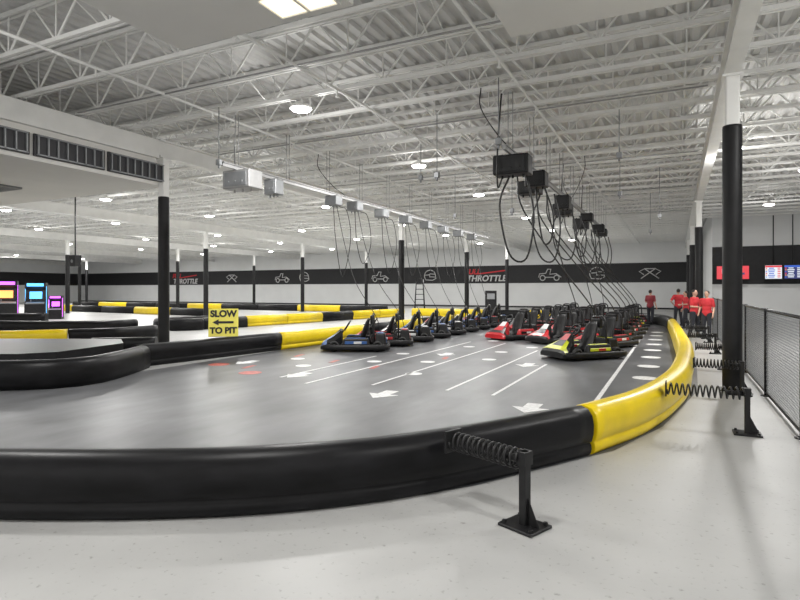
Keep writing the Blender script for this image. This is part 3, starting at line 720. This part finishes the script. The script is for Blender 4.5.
b = MB(); b.rbox((0, 0, .85), (.9, .5, 1.7), .03, seg=1, taper=(1, .7)); b.obj('body', M_blk, e)
b = MB(); b.box((0, -.23, 1.25), (.6, .02, .45), (-.09, 0, 0)); b.obj('panel', M_gray, e)
tag(e, 'black floor-standing kiosk with a grey panel', 'kiosk')
def hang(x, y, z, lab):
    e = empty('hanging_speaker', (x, y, z)); b = MB(); b.cyl((0, 0, .3), (0, 0, 6.05-z), .03, n=6); b.obj('pole', M_blksteel, e)
    b = MB(); b.rbox((0, 0, .15), (.35, .3, .5), .03, taper=(1.2, 1.2)); b.obj('speaker_body', M_blk, e)
    b = MB(); b.lathe([(0, -.02), (.1, 0), (.12, .01)], c=(0, -.16, .15), axis='Y', n=12); b.obj('speaker_cone', M_gray, e)
    tag(e, lab, 'speaker', 'hanging speakers')
hang(-24.2, 12.6, 1.9, 'black speaker on a long ceiling pole'); hang(-24.0, 16.0, 2.9, 'black speaker on a long ceiling pole')

# ------------------------------------------------------------ people
def bake(mb, name, mats, voxel, smooth=3):
    o = mb.obj(name, mats, fix=False)
    r = o.modifiers.new('r', 'REMESH'); r.mode = 'VOXEL'; r.voxel_size = voxel; r.use_smooth_shade = True
    if smooth: s = o.modifiers.new('s', 'SMOOTH'); s.iterations = smooth; s.factor = .5
    bpy.context.view_layer.update()
    me = bpy.data.meshes.new_from_object(o.evaluated_get(bpy.context.evaluated_depsgraph_get()))
    bpy.data.objects.remove(o); me.name = name
    return me
def person(x, y, rz, shirt, pants, lab, armL, armR, H=1.75, stride=.1, hairlen=0, headturn=0):
    V = Vector
    e = empty('person', (x, y, 0), (0, 0, rz)); e.scale = (H/1.75,)*3
    hip = {s: V((s*.09, 0, .92)) for s in (-1, 1)}
    kn = {s: V((s*.11, -.03-s*stride*.4, .50)) for s in (-1, 1)}
    an = {s: V((s*.12, .02-s*stride, .09)) for s in (-1, 1)}
    sh = {s: V((s*.185, 0, 1.42)) for s in (-1, 1)}
    arms = {-1: armL, 1: armR}; el = {}; wr = {}
    for s in (-1, 1):
        a = arms[s]; el[s] = V((s*a[0][0], a[0][1], a[0][2])); wr[s] = V((s*a[1][0], a[1][1], a[1][2]))
    def torso(b, g=0):
        b.ell((0, .01, .97), (.165+g, .115+g, .14+g)); b.ell((0, 0, 1.12), (.15+g, .105+g, .16+g)); b.ell((0, 0, 1.30), (.18+g, .12+g, .17+g))
        b.cap((-.14, 0, 1.41), (.14, 0, 1.41), .06+g)
    b = MB(); torso(b)
    b.cap((0, .01, 1.42), (0, -.01, 1.56), .055, .05)
    b.ell((0, -.015, 1.64), (.074, .092, .112)); b.ell((0, -.05, 1.58), (.05, .055, .05)); b.cap((0, -.10, 1.645), (0, -.118, 1.62), .010, .014)
    for s in (-1, 1):
        b.ell((s*.076, 0, 1.63), (.012, .022, .032)); b.cap(hip[s], kn[s], .085, .058); b.cap(kn[s], an[s], .055, .038)
        b.ell((an[s].x, an[s].y-.06, .045), (.045, .13, .045)); b.cap(sh[s], el[s], .05, .038); b.cap(el[s], wr[s], .038, .026)
        d = (wr[s]-el[s]).normalized(); side = d.cross(V((s, 0, 0.01))).normalized(); n2 = d.cross(side)
        pc = wr[s]+d*.05; b.cap(wr[s]+d*.01, pc+d*.02, .024, .03)
        for k, (o_, l_) in enumerate([(-.027, .065), (-.009, .075), (.009, .07), (.027, .055)]):
            p0 = wr[s]+d*.08+side*o_; p1 = p0+d*l_*.55+n2*.004; p2 = p1+d*l_*.4+n2*.018*s; b.cap(p0, p1, .0095, .009); b.cap(p1, p2, .009, .008)
        p0 = wr[s]+d*.03-side*.03; p1 = p0+d*.035-side*.025; b.cap(p0, p1, .011, .010); b.cap(p1, p1+d*.03, .010, .009)
    me = bake(b, 'body', M_skin, .009, 2)
    def put(n, me): o = bpy.data.objects.new(n, me); COL.objects.link(o); o.parent = e
    put('body', me)
    b = MB(); torso(b, .018)
    for s in (-1, 1): b.cap(sh[s], sh[s].lerp(el[s], .75), .066, .06)
    put('shirt', bake(b, 'shirt', shirt, .014))
    b = MB(); b.ell((0, .01, .95), (.172, .125, .11))
    for s in (-1, 1): b.cap(hip[s], kn[s], .1, .076); b.cap(kn[s], an[s]+V((0, 0, .02)), .075, .06)
    put('trousers', bake(b, 'trousers', pants, .014))
    for s in (-1, 1):
        b = MB(); b.ell((an[s].x, an[s].y-.06, .05), (.053, .145, .05)); b.box((an[s].x, an[s].y-.06, .02), (.085, .25, .04))
        put('shoe', bake(b, 'shoe', M_shoe, .012))
    b = MB(); b.ell((0, .012, 1.668), (.085, .092, .1))
    if hairlen: b.cap((0, .07, 1.65), (0, .085, 1.65-hairlen), .06, .04)
    put('hair', bake(b, 'hair', M_hair, .012))
    for s in (-1, 1):
        b = MB(); b.ell((s*.03, -.098, 1.65), (.011, .008, .008), 8, 6); put('eye', b.mesh('eye', M_hair))
    b = MB(); b.box((0, -.103, 1.587), (.04, .008, .008)); put('mouth', b.mesh('mouth', M_redmark))
    tag(e, lab, 'person', 'staff in red shirts')
down = ((.24, .03, 1.13), (.26, -.08, .90)); hipp = ((.36, .06, 1.17), (.21, -.04, 1.02)); bent = ((.23, .0, 1.14), (.14, -.22, 1.12)); up = ((.26, -.12, 1.18), (.15, -.22, 1.32))
person(-1.15, 31.2, R(160), M_shirtm, M_pants, 'person in a maroon T-shirt and dark trousers, seen from behind', down, bent)
person(.62, 23.3, R(60), M_shirtr, M_pants, 'person in a red T-shirt and dark trousers, arms bent', bent, up, 1.76, .10)
person(1.0, 22.7, R(-30), M_shirtr, M_pants, 'person in a red T-shirt standing with hand on hip', ((.27, .05, 1.15), (.24, -.10, .95)), down, 1.72, .05)
person(.42, 28.6, R(-80), M_shirtr, M_pants, 'person with long dark hair in a red T-shirt', down, bent, 1.70, .12, .14)
person(.12, 30.6, R(200), M_shirtr, M_pants, 'person in a red T-shirt turned towards the others', bent, hipp, 1.8, .08)

# ------------------------------------------------------------ world
w = bpy.data.worlds.new('world'); scene.world = w; w.use_nodes = True
bg = w.node_tree.nodes['Background']; bg.inputs[0].default_value = (1, .98, .95, 1); bg.inputs[1].default_value = 1.25
scene.view_settings.view_transform = 'Standard'; scene.view_settings.exposure = 0.08
